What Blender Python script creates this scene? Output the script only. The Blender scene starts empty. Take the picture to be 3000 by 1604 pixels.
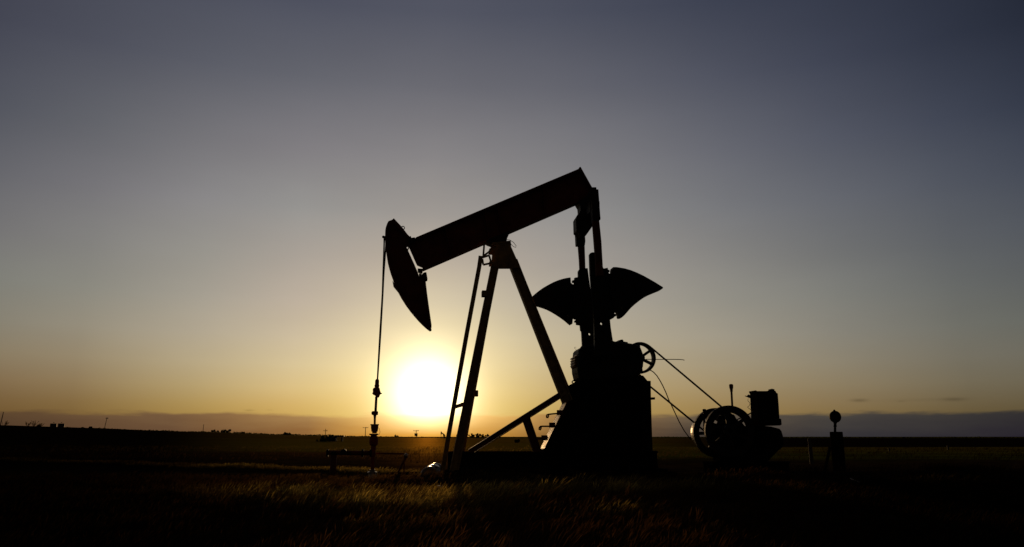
import bpy, math, random
from mathutils import Vector, Matrix, noise
from mathutils.geometry import tessellate_polygon
random.seed(11)
SC = bpy.context.scene
COL = SC.collection
R = math.radians

# ------------------------------------------------------------------ camera
W0, H0, FPX = 3000.0, 1604.0, 2300.0
HORIZON = 1280.0
CAM_H = 0.8
PITCH = math.atan((HORIZON - H0/2)/FPX)
cam_d = bpy.data.cameras.new('camera'); cam = bpy.data.objects.new('camera', cam_d); COL.objects.link(cam)
cam_d.sensor_width = 36; cam_d.lens = FPX*36/W0; cam_d.clip_end = 12000; cam_d.clip_start = 0.05
cam.location = (0, 0, CAM_H); cam.rotation_euler = (R(90)+PITCH, 0, 0)
SC.camera = cam

def ray(px, py):
    x = (px-W0/2)/FPX; y = (H0/2-py)/FPX
    c, s = math.cos(PITCH), math.sin(PITCH)
    return Vector((x, c - y*s, s + y*c))
def at(px, py, Y):
    d = ray(px, py); return Vector((0, 0, CAM_H)) + d*(Y/d.y)
def project(az, el):
    d = Vector((math.sin(az)*math.cos(el), math.cos(az)*math.cos(el), math.sin(el)))
    c, s = math.cos(PITCH), math.sin(PITCH)
    f = d.y*c + d.z*s; u = -d.y*s + d.z*c
    return W0/2 + FPX*d.x/f, H0/2 - FPX*u/f

# ------------------------------------------------------------------ helpers
def tag(o, label=None, cat=None, group=None, kind=None):
    if label: o['label'] = label
    if cat: o['category'] = cat
    if group: o['group'] = group
    if kind: o['kind'] = kind
    return o
def empty(name, loc, rz, label, cat, group=None):
    o = bpy.data.objects.new(name, None); COL.objects.link(o)
    o.empty_display_size = .2
    o.location = loc; o.rotation_euler = (0, 0, rz)
    return tag(o, label, cat, group)

class MB:
    def __init__(s): s.v = []; s.f = []
    def prism(s, front, off):
        n = len(front); b = len(s.v)
        off = Vector(off)
        s.v += [Vector(p) for p in front] + [Vector(p)+off for p in front]
        s.f.append(tuple(range(b, b+n))); s.f.append(tuple(range(b+2*n-1, b+n-1, -1)))
        for i in range(n):
            j = (i+1) % n
            s.f.append((b+i, b+n+i, b+n+j, b+j))
        return s
    def box(s, lo, hi):
        x0, y0, z0 = lo; x1, y1, z1 = hi
        return s.prism([(x0,y0,z0),(x1,y0,z0),(x1,y0,z1),(x0,y0,z1)], (0, y1-y0, 0))
    def bar(s, a, b, w, d, ref=(0, 1, 0)):
        a, b = Vector(a), Vector(b); t = (b-a).normalized(); ref = Vector(ref)
        if abs(t.dot(ref)) > .98: ref = Vector((1, 0, 0))
        n = t.cross(ref).normalized(); m = n.cross(t).normalized()
        q = [a - n*w/2 - m*d/2, a + n*w/2 - m*d/2, b + n*w/2 - m*d/2, b - n*w/2 - m*d/2]
        return s.prism(q, m*d)
    def ibeam(s, a, b, w, d, t=.02, ref=(0, 1, 0)):
        """H section: flanges seen from the side `ref` looks along"""
        a, b = Vector(a), Vector(b); tt = (b-a).normalized(); n = tt.cross(Vector(ref)).normalized()
        s.bar(a, b, w-2*t-.002, t, ref)
        s.bar(a+n*(w/2-t/2), b+n*(w/2-t/2), t, d, ref)
        s.bar(a-n*(w/2-t/2), b-n*(w/2-t/2), t, d, ref)
        return s
    def tube(s, pts, r, seg=10, caps=True):
        pts = [Vector(p) for p in pts]; n = len(pts)
        rr = r if isinstance(r, (list, tuple)) else [r]*n
        base = len(s.v); prev = None
        for i, p in enumerate(pts):
            t = (pts[min(i+1, n-1)] - pts[max(i-1, 0)])
            if t.length < 1e-7: t = Vector((0, 0, 1))
            t.normalize()
            if prev is None:
                a = Vector((0, 0, 1)) if abs(t.z) < .9 else Vector((0, 1, 0))
                nrm = t.cross(a).normalized()
            else:
                nrm = (prev - t*prev.dot(t)).normalized()
            prev = nrm; bn = t.cross(nrm)
            for k in range(seg):
                an = 2*math.pi*k/seg
                s.v.append(p + (nrm*math.cos(an) + bn*math.sin(an))*rr[i])
        for i in range(n-1):
            for k in range(seg):
                k2 = (k+1) % seg
                s.f.append((base+i*seg+k, base+i*seg+k2, base+(i+1)*seg+k2, base+(i+1)*seg+k))
        if caps:
            s.f.append(tuple(base+k for k in range(seg))[::-1]); s.f.append(tuple(base+(n-1)*seg+k for k in range(seg)))
        return s
    def lathe(s, c, prof, axis=(0, 0, 1), seg=20):
        """prof: (distance along axis, radius); straight rings about one axis"""
        c = Vector(c); ax = Vector(axis).normalized()
        a = Vector((1, 0, 0)) if abs(ax.x) < .9 else Vector((0, 0, 1))
        u = ax.cross(a).normalized(); w = ax.cross(u)
        base = len(s.v); n = len(prof)
        for h, r in prof:
            for k in range(seg):
                an = 2*math.pi*k/seg
                s.v.append(c + ax*h + (u*math.cos(an)+w*math.sin(an))*max(r, 1e-4))
        for i in range(n-1):
            for k in range(seg):
                k2 = (k+1) % seg
                s.f.append((base+i*seg+k, base+(i+1)*seg+k, base+(i+1)*seg+k2, base+i*seg+k2))
        s.f.append(tuple(base+k for k in range(seg))); s.f.append(tuple(base+(n-1)*seg+k for k in range(seg))[::-1])
        return s
    def ring(s, c, axis, ro, ri, d, seg=44):
        """flat wheel rim: outer radius, inner radius, depth d centred on c"""
        c = Vector(c); ax = Vector(axis).normalized()
        a = Vector((0, 0, 1)); u = ax.cross(a).normalized(); w = ax.cross(u)
        b = len(s.v)
        for h, r in ((-d/2, ro), (d/2, ro), (d/2, ri), (-d/2, ri)):
            for k in range(seg):
                an = 2*math.pi*k/seg
                s.v.append(c + ax*h + (u*math.cos(an)+w*math.sin(an))*r)
        for i in range(4):
            j = (i+1) % 4
            for k in range(seg):
                k2 = (k+1) % seg
                s.f.append((b+i*seg+k, b+j*seg+k, b+j*seg+k2, b+i*seg+k2))
        return s
    def build(s, name, mat, parent=None, smooth=False, loc=None, bevel=0):
        me = bpy.data.meshes.new(name)
        me.from_pydata([tuple(v) for v in s.v], [], s.f); me.update()
        me.materials.append(mat)
        if smooth:
            for p in me.polygons: p.use_smooth = len(p.vertices) <= 4
        o = bpy.data.objects.new(name, me); COL.objects.link(o)
        if parent: o.parent = parent
        if loc is not None: o.location = loc
        if bevel:
            m = o.modifiers.new('bevel', 'BEVEL'); m.width = bevel; m.segments = 2; m.limit_method = 'ANGLE'; m.angle_limit = R(40)
        return o

def each(mb, name, mat, parent, **kw):
    """one object per separate piece"""
    n = len(mb.v); par = list(range(n))
    def find(i):
        while par[i] != i: par[i] = par[par[i]]; i = par[i]
        return i
    for f in mb.f:
        for k in f[1:]: par[find(k)] = find(f[0])
    groups = {}
    for f in mb.f: groups.setdefault(find(f[0]), []).append(f)
    out = []
    for fs in groups.values():
        idx = sorted({k for f in fs for k in f}); mp = {k: i for i, k in enumerate(idx)}
        q = MB(); q.v = [mb.v[k] for k in idx]; q.f = [tuple(mp[k] for k in f) for f in fs]
        out.append(q.build(name, mat, parent, **kw))
    return out

class Frame:
    """upright local frame: u to the right, v away from the viewer, z up"""
    def __init__(s, px, depth, yaw, z=0):
        p = at(px, HORIZON, depth); s.O = Vector((p.x, depth, z)); s.yaw = yaw
        s.U = Vector((math.cos(yaw), math.sin(yaw), 0)); s.V = Vector((-math.sin(yaw), math.cos(yaw), 0))
    def pt(s, px, py, v=0):
        d = ray(px, py); c = Vector((0, 0, CAM_H))
        t = ((s.O - c).dot(s.V) + v)/d.dot(s.V)
        q = c + d*t - s.O
        return Vector((q.dot(s.U), q.dot(s.V), q.z))
    def down(s, p, z=0.0): return Vector((p.x, p.y, z))
    def poly(s, mb, pts, v, th):
        """outline traced on the plane nearest the viewer, thickness th about v"""
        return mb.prism([s.pt(x, y, v-th/2) for x, y in pts], (0, th, 0))
def poly_holes(F, mb, outer, holes, v, th, nseg=10):
    """outline with drilled holes, each (centre, radius in outline units)"""
    loops = [[F.pt(x, y, v-th/2) for x, y in outer]]
    for (c, r_) in holes:
        loops.append([F.pt(c[0]+r_*math.cos(2*math.pi*k/nseg), c[1]+r_*math.sin(2*math.pi*k/nseg), v-th/2) for k in range(nseg)])
    tris = tessellate_polygon(loops); flat = [p for l in loops for p in l]; n = len(flat); b = len(mb.v); o = Vector((0, th, 0))
    mb.v += flat + [p+o for p in flat]
    for t in tris: mb.f.append(tuple(b+k for k in t)); mb.f.append(tuple(b+n+k for k in reversed(t)))
    st = 0
    for l in loops:
        m_ = len(l)
        for k in range(m_):
            k2 = (k+1) % m_; mb.f.append((b+st+k, b+n+st+k, b+n+st+k2, b+st+k2))
        st += m_
    return mb
def Z(x0, y0, k):
    return lambda *pts: [(x0+x/k, y0+y/k) for x, y in pts]
zA = Z(1080, 480, 2.755); zB = Z(1380, 480, 2.648); zD = Z(1560, 960, 3.13)
zE = Z(900, 1080, 3.442); zF = Z(1240, 1080, 3.442); zG = Z(1960, 1060, 3.443)

# ------------------------------------------------------------------ materials
def nodes(name):
    m = bpy.data.materials.new(name); m.use_nodes = True
    nt = m.node_tree; return m, nt, nt.nodes, nt.links
def metal(name, c1, c2, scale=6, rough=.6, metallic=.2, bump=.15, spec=.35):
    m, nt, N, L = nodes(name); b = N['Principled BSDF']
    tc = N.new('ShaderNodeTexCoord'); n1 = N.new('ShaderNodeTexNoise'); n1.inputs['Scale'].default_value = scale
    n1.inputs['Detail'].default_value = 8; n1.inputs['Roughness'].default_value = .7
    L.new(tc.outputs['Object'], n1.inputs['Vector'])
    cr = N.new('ShaderNodeValToRGB'); cr.color_ramp.elements[0].position = .38; cr.color_ramp.elements[1].position = .66
    cr.color_ramp.elements[0].color = (*c1, 1); cr.color_ramp.elements[1].color = (*c2, 1)
    L.new(n1.outputs['Fac'], cr.inputs['Fac']); L.new(cr.outputs['Color'], b.inputs['Base Color'])
    n2 = N.new('ShaderNodeTexNoise'); n2.inputs['Scale'].default_value = scale*9; n2.inputs['Detail'].default_value = 4
    L.new(tc.outputs['Object'], n2.inputs['Vector'])
    bp = N.new('ShaderNodeBump'); bp.inputs['Strength'].default_value = bump; bp.inputs['Distance'].default_value = .01
    L.new(n2.outputs['Fac'], bp.inputs['Height']); L.new(bp.outputs['Normal'], b.inputs['Normal'])
    mr = N.new('ShaderNodeMapRange'); mr.inputs['To Min'].default_value = rough-.15; mr.inputs['To Max'].default_value = rough+.2
    L.new(n1.outputs['Fac'], mr.inputs['Value']); L.new(mr.outputs['Result'], b.inputs['Roughness'])
    b.inputs['Metallic'].default_value = metallic; b.inputs['Specular IOR Level'].default_value = spec
    return m
M = {}
M['paint'] = metal('black_weathered_paint', (.010,.008,.007), (.022,.014,.009), 6, .85, 0, .15, .06)
M['rust'] = metal('red_oxide_steel', (.10,.022,.010), (.19,.045,.018), 4, .75, .0, .2, .12)
M['yellow'] = metal('weathered_flare_ochre', (.18,.09,.025), (.38,.21,.05), 7, .6, 0, .2, .3)  # ochre lightened to stand in for sun flare over legs and ladder
M['gear'] = metal('oily_cast_iron', (.010,.008,.006), (.026,.016,.010), 5, .6, 0, .15, .16)
M['bright'] = metal('worn_bright_steel', (.30,.24,.18), (.5,.42,.34), 8, .32, .9, .06)
M['sunlit_ochre'] = metal('sunlit_ochre_plate', (.20,.11,.03), (.38,.24,.08), 9, .5, .6, .12, .3)  # golden sunlight put into the colour of the drum and stand edge
M['matte'] = metal('sooty_black_steel', (.006,.005,.004), (.016,.010,.007), 6, 1., 0, .2, 0.)
M['red'] = metal('red_flare_tint', (.20,.03,.010), (.36,.05,.015), 9, .7, 0, .2, .1)  # red raised in place of the flare that veils the wellhead
M['cable'] = metal('steel_cable', (.05,.03,.02), (.09,.05,.03), 30, .5, .5)
M['rubber'] = metal('belt_rubber', (.012,.010,.009), (.02,.015,.012), 12, .8, 0)
M['wood'] = metal('grey_weathered_wood', (.05,.035,.025), (.10,.07,.05), 9, .85, 0)
M['tank'] = metal('tank_steel', (.03,.026,.022), (.05,.04,.03), 1, .7, 0)
M['soil'] = metal('oily_dirt', (.004,.003,.002), (.010,.007,.004), 3, 1., 0, .4, .0)
M['bark'] = metal('dark_bark', (.03,.02,.012), (.05,.035,.02), 10, .9, 0)

def leafy(name, c1, c2, transl=.5, scale=1.2, attr=None):
    m, nt, N, L = nodes(name); out = N['Material Output']; N.remove(N['Principled BSDF'])
    geo = N.new('ShaderNodeNewGeometry'); n = N.new('ShaderNodeTexNoise'); n.inputs['Scale'].default_value = scale
    L.new(geo.outputs['Position'], n.inputs['Vector'])
    cr = N.new('ShaderNodeValToRGB'); cr.color_ramp.elements[0].position = .35; cr.color_ramp.elements[1].position = .65
    cr.color_ramp.elements[0].color = (*c1, 1); cr.color_ramp.elements[1].color = (*c2, 1)
    L.new(n.outputs['Fac'], cr.inputs['Fac']); col = cr.outputs['Color']
    if attr:
        at_ = N.new('ShaderNodeAttribute'); at_.attribute_name = attr
        col = at_.outputs['Color']
    d = N.new('ShaderNodeBsdfDiffuse'); t = N.new('ShaderNodeBsdfTranslucent'); mx = N.new('ShaderNodeMixShader')
    mx.inputs['Fac'].default_value = transl
    L.new(col, d.inputs['Color']); L.new(col, t.inputs['Color'])
    L.new(d.outputs[0], mx.inputs[1]); L.new(t.outputs[0], mx.inputs[2]); L.new(mx.outputs[0], out.inputs['Surface'])
    return m
M['leaf'] = leafy('dark_leaves', (.015,.02,.006), (.04,.045,.012), .4)
M['weed'] = leafy('dry_weed_stems', (.05,.035,.015), (.09,.06,.02), .5)
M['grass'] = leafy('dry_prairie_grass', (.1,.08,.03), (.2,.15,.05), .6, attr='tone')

# ------------------------------------------------------------------ sun and sky
SUN_PX = (1255, 1160)
sd = ray(*SUN_PX).normalized()
SUN_AZ = math.atan2(sd.x, sd.y); SUN_EL = math.asin(sd.z)
sl = bpy.data.lights.new('sun', 'SUN'); sl.energy = 2.0; sl.angle = R(.5); sl.color = (1, .62, .28)
so = bpy.data.objects.new('sun', sl); COL.objects.link(so)
so.rotation_euler = (-sd).to_track_quat('-Z', 'Y').to_euler(); so.location = (-20, 60, 20)

YS = [0, 200, 400, 600, 800, 900, 1000, 1100, 1180, 1215]
TAB = {
 0:    [(65,67,80),(73,75,88),(88,91,98),(108,106,111),(122,123,117),(128,123,110),(134,121,92),(124,100,62),(108,80,42),(100,72,37)],
 500:  [(74,77,90),(90,92,102),(112,112,116),(134,132,134),(150,149,139),(162,153,138),(174,160,130),(178,157,108),(166,136,74),(156,122,60)],
 900:  [(77,80,94),(96,98,107),(124,121,126),(148,147,145),(176,165,153),(194,177,156),(208,189,150),(221,197,136),(216,178,100),(208,166,82)],
 1250: [(78,81,95),(99,100,109),(126,124,128),(152,148,145),(188,175,157),(208,192,160),(226,206,152),(238,212,135),(236,202,105),(232,194,88)],
 1700: [(70,74,89),(91,93,104),(117,116,121),(138,138,138),(162,155,147),(177,166,148),(187,172,138),(190,168,118),(184,153,88),(178,144,76)],
 2300: [(55,60,76),(69,73,88),(88,91,103),(108,110,116),(126,126,122),(137,133,122),(148,139,118),(153,137,100),(145,120,76),(138,110,62)],
 3000: [(35,40,54),(43,49,64),(58,64,79),(75,80,90),(88,91,93),(97,98,91),(105,101,85),(107,98,71),(98,84,53),(90,74,44)],
}
for q in TAB:
    for k, db in ((5, 4), (6, 9), (7, 12), (8, 9), (9, 4)): c_ = TAB[q][k]; TAB[q][k] = (c_[0]-2, c_[1]+1, c_[2]+db)
XS = sorted(TAB)
def lin(c): return tuple(((x/255+.055)/1.055)**2.4 if x/255 > .04045 else x/255/12.92 for x in c)
def tab(px, py):
    px = min(max(px, 0), 3000); fade = 1.0
    if py < 0: fade = max(.25, 1 + py/2200.0)
    py = min(max(py, 0), 1215)
    i = max(k for k in range(len(XS)-1) if XS[k] <= px); fx = (px-XS[i])/(XS[i+1]-XS[i])
    j = max(k for k in range(len(YS)-1) if YS[k] <= py); fy = (py-YS[j])/(YS[j+1]-YS[j])
    def g(a, b): return TAB[XS[a]][YS.index(YS[b])]
    c = [0, 0, 0]
    for k in range(3):
        t = g(i, j)[k]*(1-fx)+g(i+1, j)[k]*fx; u = g(i, j+1)[k]*(1-fx)+g(i+1, j+1)[k]*fx
        c[k] = (t*(1-fy)+u*fy)
    return tuple(x*fade for x in lin(c))

world = bpy.data.worlds.new('World'); SC.world = world; world.use_nodes = True
NT = world.node_tree; N = NT.nodes; L = NT.links
for n in list(N): N.remove(n)
def math_(op, a, b=None, c=None, clamp=False):
    n = N.new('ShaderNodeMath'); n.operation = op; n.use_clamp = clamp
    for i, x in enumerate((a, b, c)):
        if x is None: continue
        if isinstance(x, (int, float)): n.inputs[i].default_value = x
        else: L.new(x, n.inputs[i])
    return n.outputs[0]
def mrange(v, a, b, c=0., d=1., smooth=False):
    n = N.new('ShaderNodeMapRange'); n.interpolation_type = 'SMOOTHSTEP' if smooth else 'LINEAR'
    L.new(v, n.inputs['Value'])
    for k, x in zip(('From Min', 'From Max', 'To Min', 'To Max'), (a, b, c, d)): n.inputs[k].default_value = x
    return n.outputs['Result']
def mixc(f, a, b, mode='MIX'):
    n = N.new('ShaderNodeMix'); n.data_type = 'RGBA'; n.blend_type = mode
    if isinstance(f, (int, float)): n.inputs[0].default_value = f
    else: L.new(f, n.inputs[0])
    for i, x in ((6, a), (7, b)):
        if isinstance(x, tuple): n.inputs[i].default_value = (*x, 1)
        else: L.new(x, n.inputs[i])
    return n.outputs[2]
def ramp(v, stops):
    n = N.new('ShaderNodeValToRGB'); e = n.color_ramp.elements
    while len(e) < len(stops): e.new(.5)
    for i, (p, c) in enumerate(stops): e[i].position = p; e[i].color = (*c, 1)
    L.new(v, n.inputs['Fac']); return n.outputs['Color']
tc = N.new('ShaderNodeTexCoord'); nrm = N.new('ShaderNodeVectorMath'); nrm.operation = 'NORMALIZE'
L.new(tc.outputs['Generated'], nrm.inputs[0]); D = nrm.outputs[0]
sx = N.new('ShaderNodeSeparateXYZ'); L.new(D, sx.inputs[0])
AZ = math_('ARCTAN2', sx.outputs['X'], sx.outputs['Y']); EL = math_('ARCSINE', sx.outputs['Z'])
EMAX = R(52)
els = [0, 1.2, 2.2, 3.4, 5, 7, 9.5, 12.5, 16, 20, 25, 30, 36, 43, 52]
eln = mrange(EL, 0, EMAX)
azs = [-36, -29, -22, -15.5, -10, -6, -2, 3, 9, 16, 23, 30, 36]
colr = None
for i, a in enumerate(azs):
    st = []
    for e in els: st.append((R(e)/EMAX, tab(*project(R(a), R(e)))))
    rc = ramp(eln, st)
    colr = rc if colr is None else mixc(mrange(AZ, R(azs[i-1]), R(a)), colr, rc)
# radial glow about the sun
dp = N.new('ShaderNodeVectorMath'); dp.operation = 'DOT_PRODUCT'; L.new(D, dp.inputs[0]); dp.inputs[1].default_value = sd
ang = math_('ARCCOSINE', math_('MINIMUM', dp.outputs['Value'], 1.0))
deg = math_('MULTIPLY', ang, 180/math.pi)
def gauss(s, amp):
    q = math_('DIVIDE', deg, s); q = math_('MULTIPLY', q, q); q = math_('MULTIPLY', q, -1.0)
    return math_('MULTIPLY', math_('EXPONENT', q), amp)
def scaled(c, v):
    n = N.new('ShaderNodeVectorMath'); n.operation = 'SCALE'; n.inputs[0].default_value = c; L.new(v, n.inputs['Scale']); return n.outputs[0]
def addv(a, b):
    n = N.new('ShaderNodeVectorMath'); n.operation = 'ADD'; L.new(a, n.inputs[0]); L.new(b, n.inputs[1]); return n.outputs[0]
GLOW = addv(scaled((1.0, .92, .62), gauss(2.45, 2.3)), scaled((1.0, .82, .46), gauss(5.6, .38)))
skyc = addv(colr, GLOW)
# low cloud bank on the horizon and a few thin streaks
cmb = N.new('ShaderNodeCombineXYZ'); L.new(math_('MULTIPLY', AZ, 9.), cmb.inputs[0]); L.new(math_('MULTIPLY', EL, 60.), cmb.inputs[1])
nz = N.new('ShaderNodeTexNoise'); nz.inputs['Scale'].default_value = 1.2; nz.inputs['Detail'].default_value = 6; nz.inputs['Roughness'].default_value = .55
L.new(cmb.outputs[0], nz.inputs['Vector'])
edge = math_('ADD', EL, math_('MULTIPLY', math_('SUBTRACT', nz.outputs['Fac'], .5), R(1.0)))
bank = mrange(edge, R(1.36), R(1.66), 1, 0, True)
azn = mrange(AZ, R(-36), R(36))
def azp(px): return (math.degrees(math.atan((px-1500)/FPX*math.cos(PITCH)))+36)/72
btop = ramp(azn, [(azp(0), lin((90,68,46))), (azp(500), lin((116,89,62))), (azp(900), lin((165,127,78))), (azp(1120), lin((228,176,84))), (azp(1260), lin((252,205,96))), (azp(1420), lin((225,172,82))), (azp(1650), lin((150,114,70))), (azp(2050), lin((96,84,68))), (azp(2450), lin((70,66,61))), (azp(3000), lin((50,48,48)))])
bbot = ramp(azn, [(azp(0), lin((74,54,40))), (azp(500), lin((96,68,48))), (azp(900), lin((138,94,50))), (azp(1120), lin((210,146,54))), (azp(1260), lin((232,160,48))), (azp(1420), lin((200,142,56))), (azp(1650), lin((112,82,52))), (azp(2050), lin((64,56,50))), (azp(2450), lin((52,50,53))), (azp(3000), lin((40,36,44)))])
bankc = mixc(mrange(math_('ADD', EL, math_('MULTIPLY', math_('SUBTRACT', nz.outputs['Fac'], .5), R(1.6))), 0, R(1.5)), bbot, btop)
sg_ = N.new('ShaderNodeVectorMath'); sg_.operation = 'SCALE'; L.new(GLOW, sg_.inputs[0]); L.new(mrange(EL, R(.1), R(1.6), .05, .8), sg_.inputs['Scale'])
skyc = mixc(bank, skyc, addv(bankc, sg_.outputs[0]))
def streak(px, py, w, h, amt):
    d = ray(px, py).normalized(); a0 = math.atan2(d.x, d.y); e0 = math.asin(d.z)
    u = math_('DIVIDE', math_('SUBTRACT', AZ, a0), w/FPX); v = math_('DIVIDE', math_('SUBTRACT', EL, e0), h/FPX)
    v = math_('ADD', v, math_('MULTIPLY', math_('SUBTRACT', nz.outputs['Fac'], .5), 2.))
    r2 = math_('ADD', math_('MULTIPLY', u, u), math_('MULTIPLY', v, v))
    return math_('MULTIPLY', math_('EXPONENT', math_('MULTIPLY', r2, -1.)), amt)
mul = 1
for a in ((2517, 1173, 20, 4, .32), (2795, 1172, 26, 4.5, .28), (2640, 1176, 9, 2, .12), (730, 1203, 13, 2.4, .22), (790, 1202, 9, 2, .08), (2700, 1172, 90, 4, .07)):
    s_ = streak(*a); mul = math_('SUBTRACT', 1., s_) if mul == 1 else math_('MULTIPLY', mul, math_('SUBTRACT', 1., s_))
sc_ = N.new('ShaderNodeVectorMath'); sc_.operation = 'SCALE'; L.new(skyc, sc_.inputs[0]); L.new(mul, sc_.inputs['Scale']); skyc = sc_.outputs[0]
nz2 = N.new('ShaderNodeTexNoise'); nz2.inputs['Scale'].default_value = 5; nz2.inputs['Detail'].default_value = 5
mpv = N.new('ShaderNodeMapping'); mpv.inputs['Scale'].default_value = (1, 1, 3.5); L.new(D, mpv.inputs['Vector']); L.new(mpv.outputs[0], nz2.inputs['Vector'])
hz = N.new('ShaderNodeVectorMath'); hz.operation = 'SCALE'; L.new(skyc, hz.inputs[0]); L.new(mrange(nz2.outputs['Fac'], .3, .7,   .975, 1.025), hz.inputs['Scale']); skyc = hz.outputs[0]
# the eastern half of the dusk sky and the zenith are dark
away = mrange(math_('ABSOLUTE', AZ), R(33), R(85), 0, 1, True)
high = mrange(EL, R(38), R(70), 0, 1, True)
skyc = mixc(math_('MAXIMUM', away, high), skyc, (.021, .019, .019))
below = mrange(EL, R(-2), R(0), 1, 0)
skyc = mixc(below, skyc, (.003, .002, .001))
nish = N.new('ShaderNodeTexSky'); nish.sky_type = 'NISHITA'; nish.sun_disc = False
nish.sun_elevation = SUN_EL; nish.sun_rotation = SUN_AZ; nish.dust_density = 3
b1 = N.new('ShaderNodeBackground'); b1.inputs['Strength'].default_value = 1; L.new(skyc, b1.inputs['Color'])
b2 = N.new('ShaderNodeBackground'); b2.inputs['Strength'].default_value = .001; L.new(nish.outputs[0], b2.inputs['Color'])
ad = N.new('ShaderNodeAddShader'); L.new(b1.outputs[0], ad.inputs[0]); L.new(b2.outputs[0], ad.inputs[1])
wo = N.new('ShaderNodeOutputWorld'); L.new(ad.outputs[0], wo.inputs['Surface'])

# ------------------------------------------------------------------ ground
PROF = [(-2000,1238),(0,1250),(150,1253),(300,1256),(450,1261),(600,1264),(800,1270),(1000,1275),(1200,1279),(1400,1280),(6000,1280)]
def crest(px):
    for (a, b), (c, d) in zip(PROF, PROF[1:]):
        if a <= px <= c: return b+(d-b)*(px-a)/(c-a)
    return PROF[0][1] if px < 0 else 1280
DC = 420.
def smooth(a, b, x):
    t = min(max((x-a)/(b-a), 0), 1); return t*t*(3-2*t)
def ground_z(x, y):
    r = math.hypot(x, y)
    az = math.atan2(x, y)
    z = 0.
    if abs(az) < R(85):
        px = W0/2 + FPX*math.tan(az)*1/math.cos(PITCH)
        z = (1280-crest(px))/FPX*DC*smooth(45, DC, r)
    z += .10*noise.noise(Vector((x*.22, y*.22, 3.1)))*smooth(1, 4, r)*(1-smooth(30, 60, r))
    z += .035*noise.noise(Vector((x*.9, y*.9, 7.7)))*(1-smooth(25, 45, r))
    z += (.20+.07*noise.noise(Vector((x*.8, y*.8, 4.4))))*math.exp(-((y-13.9-.05*x)/.75)**2)*smooth(-3.2, -1.0, x)*(1-smooth(14, 22, x))
    # flat pad under the machine and a gentle dip towards the viewer
    pad = smooth(2.2, 3.4, math.hypot((x-1.5)/2.2, (y-16.8)/.85))
    z = z*(.15+.85*pad) if r < 60 else z
    return z
azl = [-180+6*i for i in range(22)] + [-48+.75*i for i in range(129)] + [54+6*i for i in range(21)]
azl = sorted(set(azl))
rl = [0.0]; r = .5
while r < 9000: rl.append(r); r *= 1.035 if r < 60 else 1.07
gv = [(0, 0, ground_z(0, .01))]; gf = []
for r in rl[1:]:
    for a in azl:
        x, y = r*math.sin(R(a)), r*math.cos(R(a)); gv.append((x, y, ground_z(x, y)))
na = len(azl)
for k in range(na): gf.append((0, 1+(k+1) % na, 1+k))
for i in range(len(rl)-2):
    for k in range(na):
        k2 = (k+1) % na
        gf.append((1+i*na+k, 1+i*na+k2, 1+(i+1)*na+k2, 1+(i+1)*na+k))
m, nt, GN, GL = nodes('dark_prairie_soil'); b = GN['Principled BSDF']
def gm(op, a, b_=None, clamp=False):
    n = GN.new('ShaderNodeMath'); n.operation = op; n.use_clamp = clamp
    for i, x in enumerate((a, b_)):
        if x is None: continue
        if isinstance(x, (int, float)): n.inputs[i].default_value = x
        else: GL.new(x, n.inputs[i])
    return n.outputs[0]
def gmix(f, a, c):
    n = GN.new('ShaderNodeMix'); n.data_type = 'RGBA'
    GL.new(f, n.inputs[0])
    for i, x in ((6, a), (7, c)):
        if isinstance(x, tuple): n.inputs[i].default_value = (*x, 1)
        else: GL.new(x, n.inputs[i])
    return n.outputs[2]
def gmr(v, a, c, lo=0., hi=1.):
    n = GN.new('ShaderNodeMapRange'); n.interpolation_type = 'SMOOTHSTEP'; GL.new(v, n.inputs['Value'])
    for k, x in zip(('From Min', 'From Max', 'To Min', 'To Max'), (a, c, lo, hi)): n.inputs[k].default_value = x
    return n.outputs['Result']
geo = GN.new('ShaderNodeNewGeometry'); gs = GN.new('ShaderNodeSeparateXYZ'); GL.new(geo.outputs['Position'], gs.inputs[0])
def gnoise(sx_, sy_, det=6, off=0):
    mp = GN.new('ShaderNodeMapping'); mp.inputs['Scale'].default_value = (sx_, sy_, 1); mp.inputs['Location'].default_value = (off, off, 0)
    GL.new(geo.outputs['Position'], mp.inputs['Vector'])
    n = GN.new('ShaderNodeTexNoise'); n.inputs['Scale'].default_value = 1; n.inputs['Detail'].default_value = det; n.inputs['Roughness'].default_value = .65
    GL.new(mp.outputs[0], n.inputs['Vector']); return n.outputs['Fac']
X, Y = gs.outputs['X'], gs.outputs['Y']
Yw = gm('ADD', Y, gm('MULTIPLY', gm('SUBTRACT', gnoise(.03, .03, 4), .5), 14.))
Yw = gm('SUBTRACT', Yw, gmr(X, -7, 0, 13., 0.))
near = gmix(gmr(gnoise(1.1, 1.1), .4, .62), (.010, .007, .005), (.028, .018, .009))
field = gmix(gmr(gnoise(.05, .35, 8, 4), .35, .65), (.020, .034, .003), (.055, .080, .008))
farc = gmix(gmr(gnoise(.006, .03, 6, 9), .42, .6), (.028, .032, .006), (.05, .066, .010))
c = gmix(gmr(Yw, 25, 34), near, field)
c = gmix(gmr(Yw, 75, 140), c, farc)
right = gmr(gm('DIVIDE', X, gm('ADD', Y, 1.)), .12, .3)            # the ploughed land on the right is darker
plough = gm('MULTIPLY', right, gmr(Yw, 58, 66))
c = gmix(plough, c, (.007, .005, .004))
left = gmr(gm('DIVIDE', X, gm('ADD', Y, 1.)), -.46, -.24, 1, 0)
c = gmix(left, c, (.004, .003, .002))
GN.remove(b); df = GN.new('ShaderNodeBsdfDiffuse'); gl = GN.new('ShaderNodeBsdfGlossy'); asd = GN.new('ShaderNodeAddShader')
GL.new(c, df.inputs['Color']); gl.inputs['Color'].default_value = (.055, .026, .003, 1); gl.inputs['Roughness'].default_value = .62
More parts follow.
